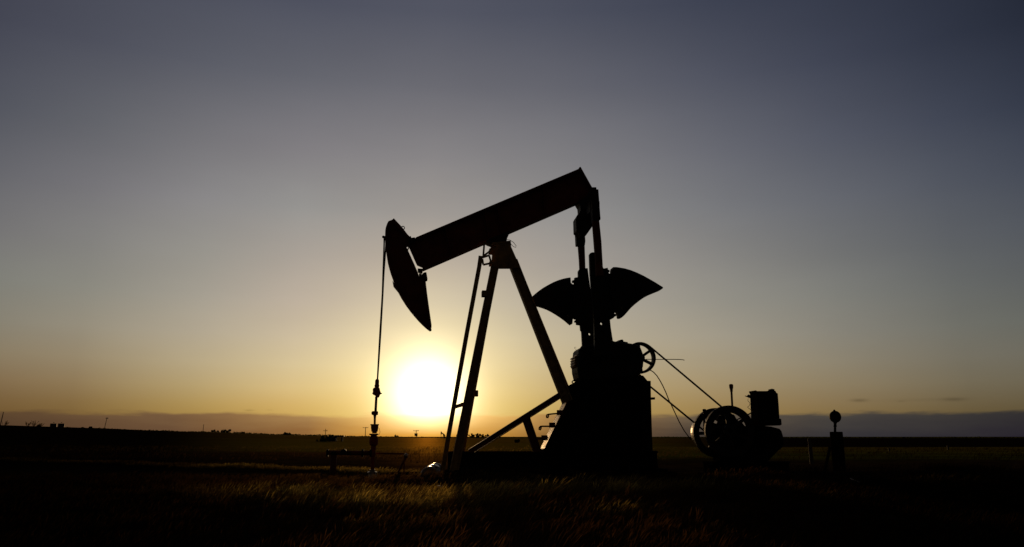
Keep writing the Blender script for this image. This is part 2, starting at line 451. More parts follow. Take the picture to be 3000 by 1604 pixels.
sheen = gmix(gmr(Y, 18, 60), (.004, .002, .0006), (.060, .029, .003)); sheen = gmix(left, sheen, (.002, .001, .0003)); sheen = gmix(plough, sheen, (.003, .001, .0005)); GL.new(sheen, gl.inputs['Color'])
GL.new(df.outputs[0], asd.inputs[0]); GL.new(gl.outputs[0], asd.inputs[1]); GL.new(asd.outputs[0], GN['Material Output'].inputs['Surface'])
bp = GN.new('ShaderNodeBump'); bp.inputs['Strength'].default_value = .6; bp.inputs['Distance'].default_value = .05
GL.new(gnoise(5, 5, 8), bp.inputs['Height']); GL.new(bp.outputs['Normal'], df.inputs['Normal']); GL.new(bp.outputs['Normal'], gl.inputs['Normal'])
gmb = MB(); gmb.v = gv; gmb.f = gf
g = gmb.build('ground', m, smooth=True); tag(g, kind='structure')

# ------------------------------------------------------------------ grass
def blades(name, spots, label):
    """spots: (x, y, height, width, lean, tone colour)"""
    V, F, T = [], [], []
    for x, y, h, w, lean, col in spots:
        z = ground_z(x, y)-.01; a = random.uniform(0, math.pi); ca, sa = math.cos(a)*w/2, math.sin(a)*w/2
        lx, ly = lean; b0 = len(V)
        for t, ww in ((0, .6), (.5, .6), (.82, 1.3)):
            px_ = x + lx*t*t*h; py_ = y + ly*t*t*h; pz = z + h*(t - .12*t*t)
            V.append((px_-ca*ww, py_-sa*ww, pz)); V.append((px_+ca*ww, py_+sa*ww, pz))
        V.append((x+lx*h, y+ly*h, z+h*.88))
        F += [(b0, b0+1, b0+3, b0+2), (b0+2, b0+3, b0+5, b0+4), (b0+4, b0+5, b0+6)]
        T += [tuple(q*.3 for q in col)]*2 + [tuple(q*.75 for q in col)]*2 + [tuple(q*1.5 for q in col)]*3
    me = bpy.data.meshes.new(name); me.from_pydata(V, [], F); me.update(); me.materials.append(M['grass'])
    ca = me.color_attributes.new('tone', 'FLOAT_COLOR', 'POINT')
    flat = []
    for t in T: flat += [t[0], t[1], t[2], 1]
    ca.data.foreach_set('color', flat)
    o = bpy.data.objects.new(name, me); COL.objects.link(o)
    tag(o, label, 'grass', kind='stuff'); return o
def dry(x, y):
    """how pale and dense the grass stands here, 0..1"""
    n = noise.noise(Vector((x*.55, y*.8, 1.3)))*.5+.5
    n2 = noise.noise(Vector((x*1.7, y*1.9, 5.3)))*.5+.5
    return smooth(.38, .72, n*.65+n2*.35)
spots = []
def tuft(x, y, hs, nb, pale, wmul=1.):
    br = random.uniform(.7, 1.2)
    for _ in range(nb):
        a = random.uniform(0, 2*math.pi); rr = random.random()**.5*.11*wmul
        h = hs*random.uniform(.5, 1.1)
        le = (math.cos(a)*random.uniform(0, .5)+.38, math.sin(a)*random.uniform(0, .4))
        k = random.uniform(.6, 1.15)*br
        dim = .07+.93*math.exp(-((x/y+.08)/.26)**2)  # colour fades away from the sun's bearing, painting in the backlit glow
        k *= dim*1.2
        k *= 1+1.1*smooth(.5, 1.6, x)*(1-smooth(4, 6, x))  # lighter colour right of centre paints lit tufts into the machine's shadow
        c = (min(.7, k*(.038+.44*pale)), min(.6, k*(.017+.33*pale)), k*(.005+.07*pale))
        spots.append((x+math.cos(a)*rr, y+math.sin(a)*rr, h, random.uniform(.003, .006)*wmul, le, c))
MOUNDS = [(-2.7, 10.3, .75, .55, 1.), (-1.9, 9.3, .55, .5, .75), (-1.35, 8.7, .6, .45, .8), (-.75, 9.4, .6, .5, .9), (-.25, 11.0, .8, .5, 1.), (.55, 11.3, .5, .4, .6),
          (1.35, 11.4, .6, .45, .95), (2.2, 11.5, .5, .5, .8), (-3.9, 11.4, .7, .6, .35), (6.6, 12.4, 1.1, .3, .4), (3.6, 9.8, .7, .4, .25), (.9, 8.2, .4, .3, .3), (-1.1, 7.3, .5, .35, .25)]
n = 0
while n < 6400:
    y = random.uniform(3.2, 15.5); x = random.uniform(-.75, .75)*y
    d = dry(x, y)
    belt = 0
    for mx_, my_, sx__, sy__, am in MOUNDS: belt = max(belt, am*math.exp(-((x-mx_)/sx__)**2-((y-my_)/sy__)**2))
    clump = smooth(.35, .65, noise.noise(Vector((x*2.6, y*2.2, 9.1)))*.5+.5)
    if 13.2 < y and abs(x-1.8) < 5 and random.random() < .6: continue
    if random.random() > .30+.7*max(belt, d*.5): continue
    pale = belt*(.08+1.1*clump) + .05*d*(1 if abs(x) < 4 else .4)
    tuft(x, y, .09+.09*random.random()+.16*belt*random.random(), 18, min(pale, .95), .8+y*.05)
    n += 1
for _ in range(230):       # tall wispy tussocks stand out of the mounds
    mx_, my_, sx__, sy__, am = random.choice(MOUNDS[:9])
    x, y = random.gauss(mx_, sx__*.9), random.gauss(my_, sy__*.9)
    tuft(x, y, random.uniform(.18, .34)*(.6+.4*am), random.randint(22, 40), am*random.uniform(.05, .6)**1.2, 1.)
for _ in range(160):       # and darker weeds before them
    y = random.uniform(4.2, 9.5); x = random.uniform(-.3, .35)*y
    tuft(x, y, random.uniform(.14, .28), 22, random.uniform(.0, .02), 1.)
for _ in range(1900):      # the pale verge of the track behind the well
    x = random.uniform(-17, 0.5); y = 16.4-.62*x+random.gauss(0, .3)
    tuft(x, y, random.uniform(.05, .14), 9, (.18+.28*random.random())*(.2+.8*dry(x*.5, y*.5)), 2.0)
for _ in range(2600):
    y = random.uniform(27, 62); x = random.uniform(-.7, .7)*y
    q = .02 if (x < 0 and y < 42) else .05+.14*random.random()
    if x > 2 and y > 57: continue
    tuft(x, y, random.uniform(.08, .22), 7, q, 3.2)
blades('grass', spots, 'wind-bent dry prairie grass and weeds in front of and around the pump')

# ------------------------------------------------------------------ the pump jack
J = Frame(1640, 16.5, R(7)); jz = 0
pump = empty('pump_jack', J.O, J.yaw, 'large pump jack silhouetted in the foreground, its walking beam tilted down towards the horse head', 'pump jack')
def P(name, mat, pts, v, th, parent=None, bevel=.006):
    return J.poly(MB(), pts, v, th).build(name, mat, parent or pump, bevel=bevel)
def PH(name, mat, pts, holes, v, th, parent=None): return poly_holes(J, MB(), pts, holes, v, th).build(name, mat, parent or pump)
G = J.pt
# walking beam: web and flanges
top = [zA((380,595))[0], zB((835,40))[0]]; bot = [zA((440,848))[0], zB((830,297))[0]]
b = MB()
web = zA((340,600),(380,600)) + zB((835,44),(925,205),(905,262),(832,292)) + zA((440,843),(392,822),(384,808),(322,668))
J.poly(b, web, 0, .025)
def flange(p0, p1, t=.028, w=.30):
    a, c = G(*p0, -w/2), G(*p1, -w/2); d = (c-a).normalized(); nn = Vector((-d.z, 0, d.x))
    return a, c, nn
for (p0, p1), s_ in ((top, -1), (bot, 1)):
    a, c, nn = flange(p0, p1)
    b.prism([a, c, c+nn*.03*s_, a+nn*.03*s_], (0, .30, 0))
for t in (.18, .42, .5, .78):        # web stiffeners
    pa = [top[0][k]+(top[1][k]-top[0][k])*t for k in (0, 1)]; pb = [bot[0][k]+(bot[1][k]-bot[0][k])*t for k in (0, 1)]
    qa, qb = G(pa[0], pa[1]+6), G(pb[0], pb[1]-6)
    b.bar(qa, qb, .018, .22)
beam = b.build('walking_beam', M['rust'], pump)
e0, e1 = zB((835,42))[0], zB((927,207))[0]
qa, qb = G(*e0), G(*e1); MB().bar(qa, qb, .03, .28).build('end_plate', M['rust'], beam)
# horse head
hh = zA((203,440),(190,452),(162,462),(155,470),(150,485),(138,515),(134,540),(133,560),(132,600),(134,640),(138,680),(145,740),(151,778),(160,815),(174,865),(190,910),(209,962),(230,1010),(262,1070),(300,1130),(335,1178),(370,1220),(405,1260),(440,1295),(470,1322),(497,1342),(505,1337),(508,1320),(508,1300),(497,1225),(485,1140),(472,1045),(460,942),(458,935),(405,905),(398,880),(385,850),(368,810),(305,672),(322,668),(340,625),(343,602),(335,598),(270,512))
head = P('horse_head', M['rust'], hh, 0, .05)
b = MB()           # curved face plate the bridle lies on
arc = zA((150,480),(138,515),(134,540),(133,560),(132,600),(134,640),(138,680),(145,740),(151,778),(160,815),(174,865),(190,910),(209,962),(230,1010),(262,1070),(300,1130),(335,1178),(370,1220),(405,1260),(440,1295),(470,1322),(495,1341))
inn = [(x+5, y-1) for x, y in arc]
for i in range(len(arc)-1):
    J.poly(b, [arc[i], arc[i+1], inn[i+1], inn[i]], 0, .28)
b.build('face_plate', M['rust'], head)
b = MB()
for q in (zA((345,612),(300,720),(312,700),(350,606)), zA((200,452),(335,592),(325,605),(195,475)), zA((458,945),(498,1310),(488,1316),(448,950))): J.poly(b, q, 0, .2)
each(b, 'stiffener', M['rust'], head)
b = MB(); J.poly(b, zA((200,955),(192,945),(198,975),(235,1020),(228,1008)), 0, .29); b.build('lip', M['rust'], head)
pts = [G(*zA(p)[0], -.1) for p in ((266,512),(272,506),(284,507),(290,516),(289,526),(282,530))]
MB().tube(pts, .010, 6).build('lifting_hook', M['cable'], head)
b = MB(); J.poly(b, zA((395,845),(438,848),(436,872),(425,880),(398,868)), 0, .16)
J.poly(b, zA((405,885),(430,893),(445,878),(466,875),(476,930),(462,936),(412,912)), 0, .24)
b.build('head_latch', M['gear'], pump, bevel=.006)
P('head_hinge', M['gear'], zA((325,588),(340,583),(345,598),(372,594),(380,606),(345,640),(325,630)), 0, .26)
# bridle
b = MB()
cs = []
for v, x1 in ((-.07, -2), (.07, 8)):
    line = [G(*zA((128+x1,585))[0], v), G(*zA((128+x1*1.5,650))[0], v), G(*zA((118+x1*.6,880))[0], v*.8), G(*zA((112+x1*.3,1050))[0], v*.6), G(*zA((92+x1*.5,1377))[0], v*.35), G(*zE((708,125))[0], v*.2)]
    b.tube(line, .016, 8)
br = b.build('bridle_cable', M['cable'], pump)
MB().tube([G(*zA((119,592))[0], -.16), G(*zA((119,592))[0], .16)], .03, 8).build('cable_anchor', M['gear'], br)
b = MB()
def vlathe(b, prof, x, seg=16, v=0, F=J):
    """prof in source px: (y, half width) down one upright axis at x (x may drift)"""
    pp = []; rr = []
    for y, hw in prof:
        xx = x if not callable(x) else x(y)
        p = F.pt(xx, y, v); q = F.pt(xx+hw, y, v); pp.append(p); rr.append(max((q-p).length, .002))
    x0 = sum(p.x for p in pp)/len(pp); base = len(b.v); 
    for i, p in enumerate(pp):
        for k in range(seg):
            a = 2*math.pi*k/seg; b.v.append(Vector((p.x+rr[i]*math.cos(a), p.y+rr[i]*math.sin(a), p.z)))
    for i in range(len(pp)-1):
        for k in range(seg):
            k2 = (k+1) % seg; b.f.append((base+i*seg+k, base+(i+1)*seg+k, base+(i+1)*seg+k2, base+i*seg+k2))
    b.f.append(tuple(base+k for k in range(seg))); b.f.append(tuple(base+(len(pp)-1)*seg+k for k in range(seg))[::-1])
    return b
ye = lambda y: 1080+y/3.442
xr = lambda y: 900+(712-(y-1080)*3.442*.052)/3.442
b = MB(); vlathe(b, [(ye(105), 2.5), (ye(115), 5), (ye(125), 6), (ye(165), 6), (ye(170), 7.5), (ye(190), 6.5)], xr)
J.poly(b, zE((668,196),(683,190),(726,190),(733,215),(740,243),(757,250),(742,256),(733,262),(720,292),(692,292),(686,275),(662,262),(653,252),(662,240),(660,212)), 0, .14)
b.build('carrier_bar', M['red'], pump, bevel=.008)
MB().tube([G(xr(ye(285)), ye(285)), G(xr(ye(440)), ye(440))], .026, 12).build('polished_rod', M['cable'], pump, smooth=True)
# saddle bearing and Samson post head
P('saddle_bearing', M['gear'], zB((118,598),(150,580),(300,518),(298,540),(279,583),(277,602),(180,628),(158,618),(135,610)), 0, .34)
b = MB()
hd = zB((163,612),(308,596),(312,645),(345,720),(377,792),(376,806),(300,816),(214,816),(148,792),(160,745),(163,700),(190,640))
J.poly(b, hd, -.19, .02); J.poly(b, hd, .19, .02)
J.poly(b, zB((165,612),(308,598),(308,610),(165,626)), 0, .42)
for p in zB((157,683),(160,775)): 
    q = G(*p); b.box((q.x-.05, -.12, q.z-.045), (q.x+.06, .12, q.z+.045))
b.build('post_head', M['yellow'], pump, bevel=.004)
pts = [G(*zB(p)[0], -.2) for p in ((275,590),(300,592),(330,612),(350,638),(347,650),(330,645),(310,625),(304,600))]
MB().tube(pts, .006, 6).build('grease_line', M['cable'], pump)
# legs: two in front (one behind the other from this side), one behind; they splay apart
def ground_at(F, px0, py0, px1, py1, v0, v1):
    a, b_ = F.pt(px0, py0, v0), F.pt(px1, py1, v1); return a, b_
def leg(name, a, c, w, d, mat=M['yellow']):
    return MB().ibeam(a, c, w, d, .018).build(name, mat, pump)
la = G(1451, 775, -.17); lb = G(1330, 1382, -.85)
lb2 = G(1341, 1378, .85)
leg('leg', la, lb, .165, .15)
leg('leg', G(1450, 775, .17), lb2, .15, .14)
ra = G(*zB((322,760))[0], -.12); rb = G(1662, 1178, -.45)
leg('leg', ra, rb, .20, .18)
leg('leg', G(*zB((326,760))[0], .12), G(1668, 1172, .45), .17, .17)
for (x, y) in (zA((932,1052))[0], zE((1697,253))[0]):
    q = G(x, y, -.4); b = MB(); b.box((q.x-.05, q.y-.09, q.z-.06), (q.x+.05, q.y+.09, q.z+.06)); b.build('bracket', M['yellow'], pump, bevel=.006)
# ladder beside the front leg
lad = [zA((905,745))[0], zA((893,830))[0], zA((791,1377))[0], zE((1425,680))[0], (1302, 1352), (1294, 1392)]
b = MB()
for v in (-.62, -.22):
    pts = [G(x, y, v) for x, y in lad]
    for i in range(len(pts)-1): b.bar(pts[i], pts[i+1]+ (pts[i+1]-pts[i]).normalized()*.0, .088, .022)
ladder = b.build('ladder', M['yellow'], pump)
b = MB(); A0, A1 = G(*lad[1], -.42), G(*lad[-1], -.42)
for k in range(15):
    p = A0.lerp(A1, (k+.4)/15); b.tube([p+Vector((0,-.19,0)), p+Vector((0,.19,0))], .011, 6)
each(b, 'rung', M['yellow'], ladder)
b = MB()
for line in (((1478,392),(1580,362)), ):
    p, q = [G(*zE(s_)[0], -.5) for s_ in line]; b.bar(p, q, .07, .05)
p = G(*zE((1560,362))[0], -.5); b.tube([p+Vector((0,-.03,0)), p+Vector((0,.03,0))], .035, 10)
b.build('ladder_bracket', M['yellow'], ladder)
b = MB()
for line in (((103,615),(95,715)),((103,617),(160,637)),((90,722),(185,650)),((80,735),(95,720)),((90,728),(140,712)),((140,712),(158,775)),((95,785),(165,770)),((88,740),(95,785)),((108,622),(165,640))):
    p, q = [G(*zB(s_)[0], -.3) for s_ in line]; b.bar(p, q, .038, .03)
b.build('safety_hoop', M['yellow'], ladder)
# long brace and its post, base rails
b = MB()
for v in (-.42, .42):
    pass
br_ = MB().ibeam(G(1376, 1326, -.42), G(*zF((1420,245))[0], -.42), .12, .12, .014).build('brace', M['rust'], pump)
MB().ibeam(G(*zF((1035,500))[0], -.42), G(*zF((1150,840))[0], -.42), .155, .12, .014).build('brace_post', M['rust'], br_)
# equaliser, pitmans, cranks
b = MB(); tb = zB((828,292),(848,325),(851,360),(815,420),(818,520),(860,556),(893,556),(945,482),(950,450),(934,210),(924,203),(900,250))
J.poly(b, tb, 0, .34); b.build('tail_bearing', M['gear'], pump, bevel=.01)
eq = MB(); n0 = G(*zB((962,330))[0], -.72); f0 = G(*zB((850,470))[0], .72)
eq.bar(Vector((n0.x, -.72, n0.z)), Vector((f0.x, .72, f0.z)), .22, .2, ref=(1, 0, 0))
eqo = eq.build('equalizer_bar', M['gear'], pump)
ne = zB((932,212),(935,198),(936,183),(972,183),(973,199),(988,200),(997,320),(1005,432),(990,450),(946,452),(938,330))
PH('end_casting', M['gear'], ne, [(zB((953,191))[0], 1.5), (zB((980,394))[0], 1.2)], -.75, .16, eqo)
fe = zB((850,355),(822,412),(808,424),(810,470),(815,540),(820,632),(826,634),(884,632),(888,600),(885,560),(893,556),(905,500),(880,400))
P('end_casting', M['gear'], fe, .75, .16, eqo)
P('pitman_arm', M['rust'], zB((946,445),(996,445),(1012,600),(1024,812),(1030,870),(975,870),(966,700),(955,560)), -.80, .12)
P('pitman_arm', M['rust'], zB((834,628),(882,628),(888,810),(892,880),(850,880),(843,740)), .80, .12)
nc = zB((920,702),(926,693),(940,688),(962,688),(985,700),(1015,740),(1024,806),(1030,814),(1060,807),(1063,822),(1075,826),(1076,838),(1066,842),(1072,853),(1092,858),(1115,1148),(1113,1165),(1126,1166),(1126,1182),(1114,1186),(1108,1196),(1092,1205),(1078,1206),(1084,1270),(1101,1377),(1108,1480),(960,1490),(960,1377),(955,1200),(942,1040),(938,1000),(925,850))
crank = PH('crank', M['gear'], nc, [(zB((1013,1240))[0], 4.2)], -.58, .10)
cw = zB((1088,850),(1090,830),(1092,812),(1102,803),(1125,802),(1155,806),(1195,813),(1240,826),(1290,846),(1340,870),(1390,898),(1430,921),(1468,945),(1486,956),(1491,963),(1484,972),(1468,982),(1430,997),(1385,1016),(1340,1040),(1305,1065),(1270,1093),(1240,1120),(1210,1155),(1185,1182),(1168,1196),(1152,1199),(1143,1193),(1140,1170),(1134,1153),(1124,1147),(1112,1150),(1085,1000),(1075,856))
PH('counterweight', M['gear'], cw, [(zB((1172,1117))[0], 2.2), (zB((1133,880))[0], 2.4), (zB((1451,967))[0], 2.0)], -.62, .14, crank)
fc = zB((833,880),(833,832),(846,812),(905,811),(911,860),(925,960),(936,1035),(955,1200),(962,1377),(968,1480),(870,1490),(864,1377),(860,1302),(852,1290),(848,1252),(820,1248),(818,1230),(806,1228),(806,1216),(820,1214),(800,1180),(790,950),(804,922),(788,918),(788,905),(804,902),(806,884))
crank2 = PH('crank', M['gear'], fc, [(zB((921,1322))[0], 3.8)], .58, .10)
fw = zB((775,925),(773,885),(768,883),(740,887),(710,894),(680,903),(640,919),(600,940),(560,963),(525,988),(495,1012),(470,1035),(455,1055),(472,1078),(505,1100),(530,1106),(560,1115),(595,1128),(630,1146),(665,1167),(700,1190),(735,1216),(760,1238),(774,1249),(787,1242),(790,1205),(800,1198),(815,1205),(830,1100),(810,940),(790,936))
PH('counterweight', M['gear'], fw, [(zB((741,957))[0], 2.2), (zB((751,1177))[0], 2.2)], .62, .14, crank2)
# gearbox with lid, sheave and brake drum
gb = zD((428,205),(445,185),(480,165),(600,140),(738,118),(760,126),(795,126),(875,140),(930,148),(968,160),(1000,188),(1018,235),(1026,300),(1020,360),(1000,400),(985,425),(960,470),(440,485),(432,460),(418,400),(415,350),(420,280))
gear = P('gearbox', M['gear'], gb, 0, .70, None, .06)
b = MB(); J.poly(b, zD((790,128),(793,116),(806,116),(810,111),(828,111),(834,118),(834,128),(872,134),(876,146),(790,140)), 0, .3); b.build('breather_cap', M['gear'], gear)
b = MB()
for y0 in (262, 285, 308, 331): J.poly(b, zD((392,y0),(430,y0-6),(430,y0+12),(386,y0+14)), 0, .5)
J.poly(b, zD((405,258),(416,232),(424,236),(440,240),(440,360),(392,364),(385,350),(388,290)), 0, .42)
b.build('bearing_cover', M['yellow'], gear, bevel=.01)
bd = G(*zD((484,395))[0]); b = MB(); r_ = (G(*zD((398,395))[0])-bd).length
b.lathe(bd+Vector((0,-.34,0)), [(0, r_*.96), (.02, r_), (.5, r_), (.52, r_*.96)], (0, 1, 0), 40); b.build('brake_drum', M['sunlit_ochre'], gear, smooth=True)
b = MB(); b.tube([G(*zD(p)[0], -.1) for p in ((455,170),(440,190),(428,205))], .012, 6)
b.tube([G(*zD(p)[0], -.1) for p in ((418,240),(410,215),(396,200),(386,192),(384,184),(392,180),(400,186))], .0035, 5); b.build('wire_stub', M['cable'], gear)
def wheel(F, cx, cy, rpx, v, rimpx, depth, nsp, a0, hub, mat, parent, name, spw=.05):
    c0 = F.pt(cx, cy, v); r0 = (F.pt(cx+rpx, cy, v)-c0).length; t = r0*rimpx/rpx
    b = MB().ring(c0, (0, 1, 0), r0, r0-t, depth)
    b.ring(c0, (0, 1, 0), r0*hub, r0*hub*.35, depth*1.3, 24)
    for k in range(nsp):
        a = a0+2*math.pi*k/nsp; u = Vector((math.cos(a), 0, math.sin(a)))
        b.bar(c0+u*r0*hub*.8, c0+u*(r0-t*.6), spw, depth*.5)
    return b.build(name, mat, parent, smooth=False), c0, r0
sheave, shc, shr = wheel(J, *zD((983,280))[0], 44.5, .52, 7, .16, 6, R(34), .26, M['gear'], gear, 'sheave', .055)
# stand under the gearbox
b = MB()
st = zD((345,535),(425,490),(440,478),(990,440),(1030,487),(1062,1230),(40,1230),(112,1120),(312,700),(320,670))
J.poly(b, st, -.15, .5)
J.poly(b, [(x+8, y) for x, y in zD((425,490),(440,478),(990,440),(1030,487),(1050,1230),(330,1230),(400,700))], .3, .36)
stand = b.build('gearbox_stand', M['matte'], pump, bevel=.01)
b = MB(); J.poly(b, zD((316,662),(324,668),(314,702),(118,1115),(106,1114),(306,700)), -.15, .48); b.build('sunlit_edge', M['sunlit_ochre'], stand)  # added strip, its ochre paints sunlight on the stand's left face
b = MB(); J.poly(b, zD((1018,487),(1086,489),(1086,498),(1088,640),(1095,900),(1106,1230),(1000,1230)), -.1, .7); cabo = b.build('belt_guard', M['paint'], pump, bevel=.008)
b = MB(); J.poly(b, zD((1080,641),(1125,640),(1125,661),(1080,664)), -.3, .06); b.build('handle', M['paint'], cabo, bevel=.005)
b = MB(); J.poly(b, zD((985,425),(1000,440),(1008,450),(1006,462),(1026,488),(960,500)), -.1, .3); b.build('oil_fitting', M['gear'], cabo)
b = MB()
for seq in (((1395,445),(1355,455),(1310,458),(1262,464),(1247,468),(1243,480),(1245,496),(1256,498),(1262,480),(1262,470)),
            ((1330,582),(1270,584),(1200,584),(1180,586),(1170,600),(1168,616),(1180,620),(1187,605),(1188,590)),
            ((1260,700),(1200,708),(1150,712))):
    b.tube([G(*zF(p)[0], -.55) for p in seq], .016, 7)
for c_ in ((1378,446),(1300,572),(1222,700)):
    q = G(*zF(c_)[0], -.5); b.box((q.x-.06, q.y-.03, q.z-.05), (q.x+.06, q.y+.02, q.z+.05))
each(b, 'step_hook', M['rust'], stand)
MB().tube([G(*zD(p)[0], -.2) for p in ((425,490),(405,488),(388,490),(372,488),(362,500),(372,514),(390,512),(400,500))], .014, 6).build('lifting_eye', M['gear'], stand)
# skid rails and sleepers on the ground
sk = MB(); zsk = .26
def rail(v):
    a = G(1345, 1335, v); c_ = G(2330, 1335, v)
    z0 = .34; sk.ibeam(Vector((a.x-.22, v, z0)), Vector((G(1925, 1335, v).x, v, z0)), .32, .14, .02)
rail(-.5); rail(.5)
for i in range(7):
    u = -2.2+i*.66; sk.box((u, -.95, .12), (u+.2, .95, .178))
sk.build('skid', M['matte'], pump)
fb = MB(); fb.box((-2.35, -1.0, -.25), (G(1925, 1335, 0).x+.1, 1.0, .118)); fb.build('foundation', M['soil'], pump, bevel=.03)
# belts between the sheave and the engine pulley
E = J
b = MB()
bl = []
c2 = J.pt(2130, 1262, .52); r2 = shr*.95
dv = (c2-shc); dist = dv.length; d_ = dv.normalized(); nn = Vector((d_.z*-1, 0, d_.x))
for s_ in (1, -1):
    off = nn*s_
    for w in (0,):
        b.bar(shc+off*(shr+.004)+Vector((0,w,0)), c2+off*(r2+.004)+Vector((0,w,0)), .03, .04)
b.build('drive_belt', M['rubber'], pump)
# loose wires
b = MB(); b.tube([G(*zD(p)[0], .3) for p in ((1040,292),(1200,293),(1300,293),(1350,294),(1375,296),(1393,300))], [.009,.009,.009,.009,.008,.009], 6).build('throttle_rod', M['cable'], pump)
b = MB(); b.tube([G(*zD(p)[0], .1) for p in ((1060,386),(1085,394),(1110,410),(1140,442),(1168,485),(1195,535),(1225,600),(1250,665),(1275,715),(1310,790),(1345,865),(1390,945),(1430,1000),(1455,1030))], .011, 6).build('control_cable', M['rubber'], pump)

# ------------------------------------------------------------------ engine
EN = Frame(2180, 17.0, R(4))
eng = empty('pump_engine', EN.O, EN.yaw, 'single-cylinder pumping engine with two spoked flywheels and a square tank, right of the pump jack', 'engine')
EG = EN.pt
def EP(name, mat, pts, v, th, parent=None, bevel=.01): return EN.poly(MB(), pts, v, th).build(name, mat, parent or eng, bevel=bevel)
w1, ec, er = wheel(EN, *zG((610,702))[0], 72.5, -.40, 20, .09, 6, R(38), .25, M['gear'], eng, 'flywheel', .07)
w2, ec2, er2 = wheel(EN, *zG((482,718))[0], 70, .38, 17, .09, 6, R(2), .25, M['gear'], eng, 'flywheel', .07)
MB().lathe(ec2+Vector((0,.07,0)), [(0, er2*.9), (.02, er2*.93), (.2, er2*.93), (.22, er2*.88)], (0, 1, 0), 44).build('clutch_pulley', M['bright'], eng, smooth=True) if False else None
body = zG((470,720),(480,660),(555,618),(565,590),(572,545),(600,530),(660,530),(690,590),(735,605),(765,645),(810,668),(850,690),(860,640),(1035,655),(1060,662),(1120,677),(1140,700),(1150,735),(1163,775),(1160,830),(1150,865),(1105,900),(1000,1010),(520,1010),(490,800))
EP('engine_block', M['matte'], body, 0, .5, bevel=.03)
EP('cooling_tank', M['matte'], zG((878,289),(888,297),(1000,297),(1000,294),(1030,293),(1060,290),(1075,296),(1085,315),(1098,322),(1108,450),(1115,575),(1132,577),(1138,636),(1120,645),(898,650),(896,540),(886,320),(874,295)), -.05, .40)
MB().tube([EG(*zG(p)[0], -.05) for p in ((1005,294),(1040,285),(1060,290))], .025, 8).build('filler_cap', M['gear'], eng)
b = MB(); xx = lambda y: 1960+(626+(y-1127)*3.443*.055)/3.443
yg = lambda y: 1060+y/3.443
vlathe(b, [(yg(226), 1.5), (yg(229), 4.5), (yg(236), 6), (yg(262), 5.7), (yg(285), 4), (yg(305), 3.7), (yg(308), 3), (yg(500), 3)], xx, 12, -.05, EN)
b.build('exhaust_stack', M['rust'], eng, smooth=True)
b = MB(); xx2 = lambda y: 1960+355/3.443
vlathe(b, [(yg(478), 3), (yg(482), 5.2), (yg(500), 5), (yg(508), 3.4), (yg(560), 3.2), (yg(700), 3.2)], xx2, 12, .2, EN); b.build('oil_cup', M['gear'], eng, smooth=True)
b = MB(); b.tube([EG(*zG(p)[0], -.1) for p in ((765,346),(785,352),(800,348),(812,352),(835,366),(848,368))], [.006,.012,.035,.035,.015,.015], 8)
b.tube([EG(*zG(p)[0], -.1) for p in ((797,372),(795,395),(808,408),(818,428),(808,446),(792,460),(808,474),(824,484),(830,500),(822,514),(845,508))], .0055, 5); 
b.tube([EG(*zG(p)[0], -.1) for p in ((850,505),(780,545),(700,578),(670,600))], .014, 6)
b.build('fuel_valve', M['cable'], eng)
b = MB(); 
for v in (-.33, .33):
    a, c_ = EG(2060, 1340, v), EG(2310, 1340, v); b.ibeam(Vector((a.x, v, .16)), Vector((c_.x, v, .16)), .24, .12)
for u in (0, .5, 1, 1.5): 
    a = EG(2070, 1340, 0); b.box((a.x+u, -.7, -.08), (a.x+u+.18, .7, .038))
b.build('engine_skid', M['matte'], eng)
b = MB(); c_ = EG(*zG((300,720))[0], .62); b.lathe(c_, [(0, .32), (.015, .34), (.14, .34), (.155, .32)], (0, 1, 0), 40)
pl = EG(2130, 1262, .52)
b = MB(); b.ring(ec2+Vector((-.1,.17,0)), (0, 1, 0), er2*.76, er2*.60, .16, 48); b.build('belt_pulley', M['bright'], eng, smooth=False)

# ------------------------------------------------------------------ wellhead
WF = J
q = G(1091, 1385); 
wl = empty('wellhead', J.O + J.U*q.x + J.V*q.y, J.yaw, 'upright wellhead of stacked flanges and valves below the hanging rod', 'wellhead')
base_off = Vector((q.x, q.y, 0))
def WB(mb, name, mat, smooth=True, parent=None, bevel=0):
    mb.v = [Vector(v)-base_off for v in mb.v]; return mb.build(name, mat, parent or wl, smooth=smooth, bevel=bevel)
xw = lambda y: 900+(683-(y-1208)*3.442*.02)/3.442
b = MB(); vlathe(b, [(ye(430), 6), (ye(434), 9), (ye(440), 9.5), (ye(468), 9.2), (ye(473), 4.5), (ye(485), 4), (ye(500), 3.4), (ye(565), 3.2)], xw); J.poly(b, zE((648,440),(660,432),(672,432),(672,468),(660,470),(648,460)), 0, .1); WB(b, 'stuffing_box', M['red'], False)
b = MB(); vlathe(b, [(ye(562), 12.5), (ye(573), 12.7), (ye(576), 11), (ye(600), 11), (ye(628), 9.5), (ye(634), 10), (ye(640), 7), (ye(655), 7)], xw); WB(b, 'gland_flange', M['red'], False)
b = MB(); vlathe(b, [(ye(658), 13.5), (ye(670), 13.5), (ye(676), 9), (ye(686), 9), (ye(690), 12), (ye(730), 13), (ye(768), 12), (ye(780), 7.5), (ye(800), 7), (ye(820), 8)], lambda y: xw(y)-2); WB(b, 'rod_blowout_valve', M['red'], False)
b = MB(); vlathe(b, [(ye(815), 6), (ye(830), 8), (ye(880), 8), (ye(890), 5.5), (ye(1020), 5.5), (ye(1024), 8)], lambda y: xw(y)-4); WB(b, 'tubing_head', M['red'], False)
b = MB(); vlathe(b, [(ye(1020), 9), (ye(1040), 9), (ye(1044), 15), (ye(1056), 15), (ye(1060), 11), (ye(1110), 12)], lambda y: xw(y)-4); WB(b, 'casing_flange', M['bright'], False)
b = MB(); b.tube([G(*zE(p)[0]) for p in ((725,600),(735,640),(728,665),(718,672))], .004, 5); WB(b, 'wire', M['cable'])
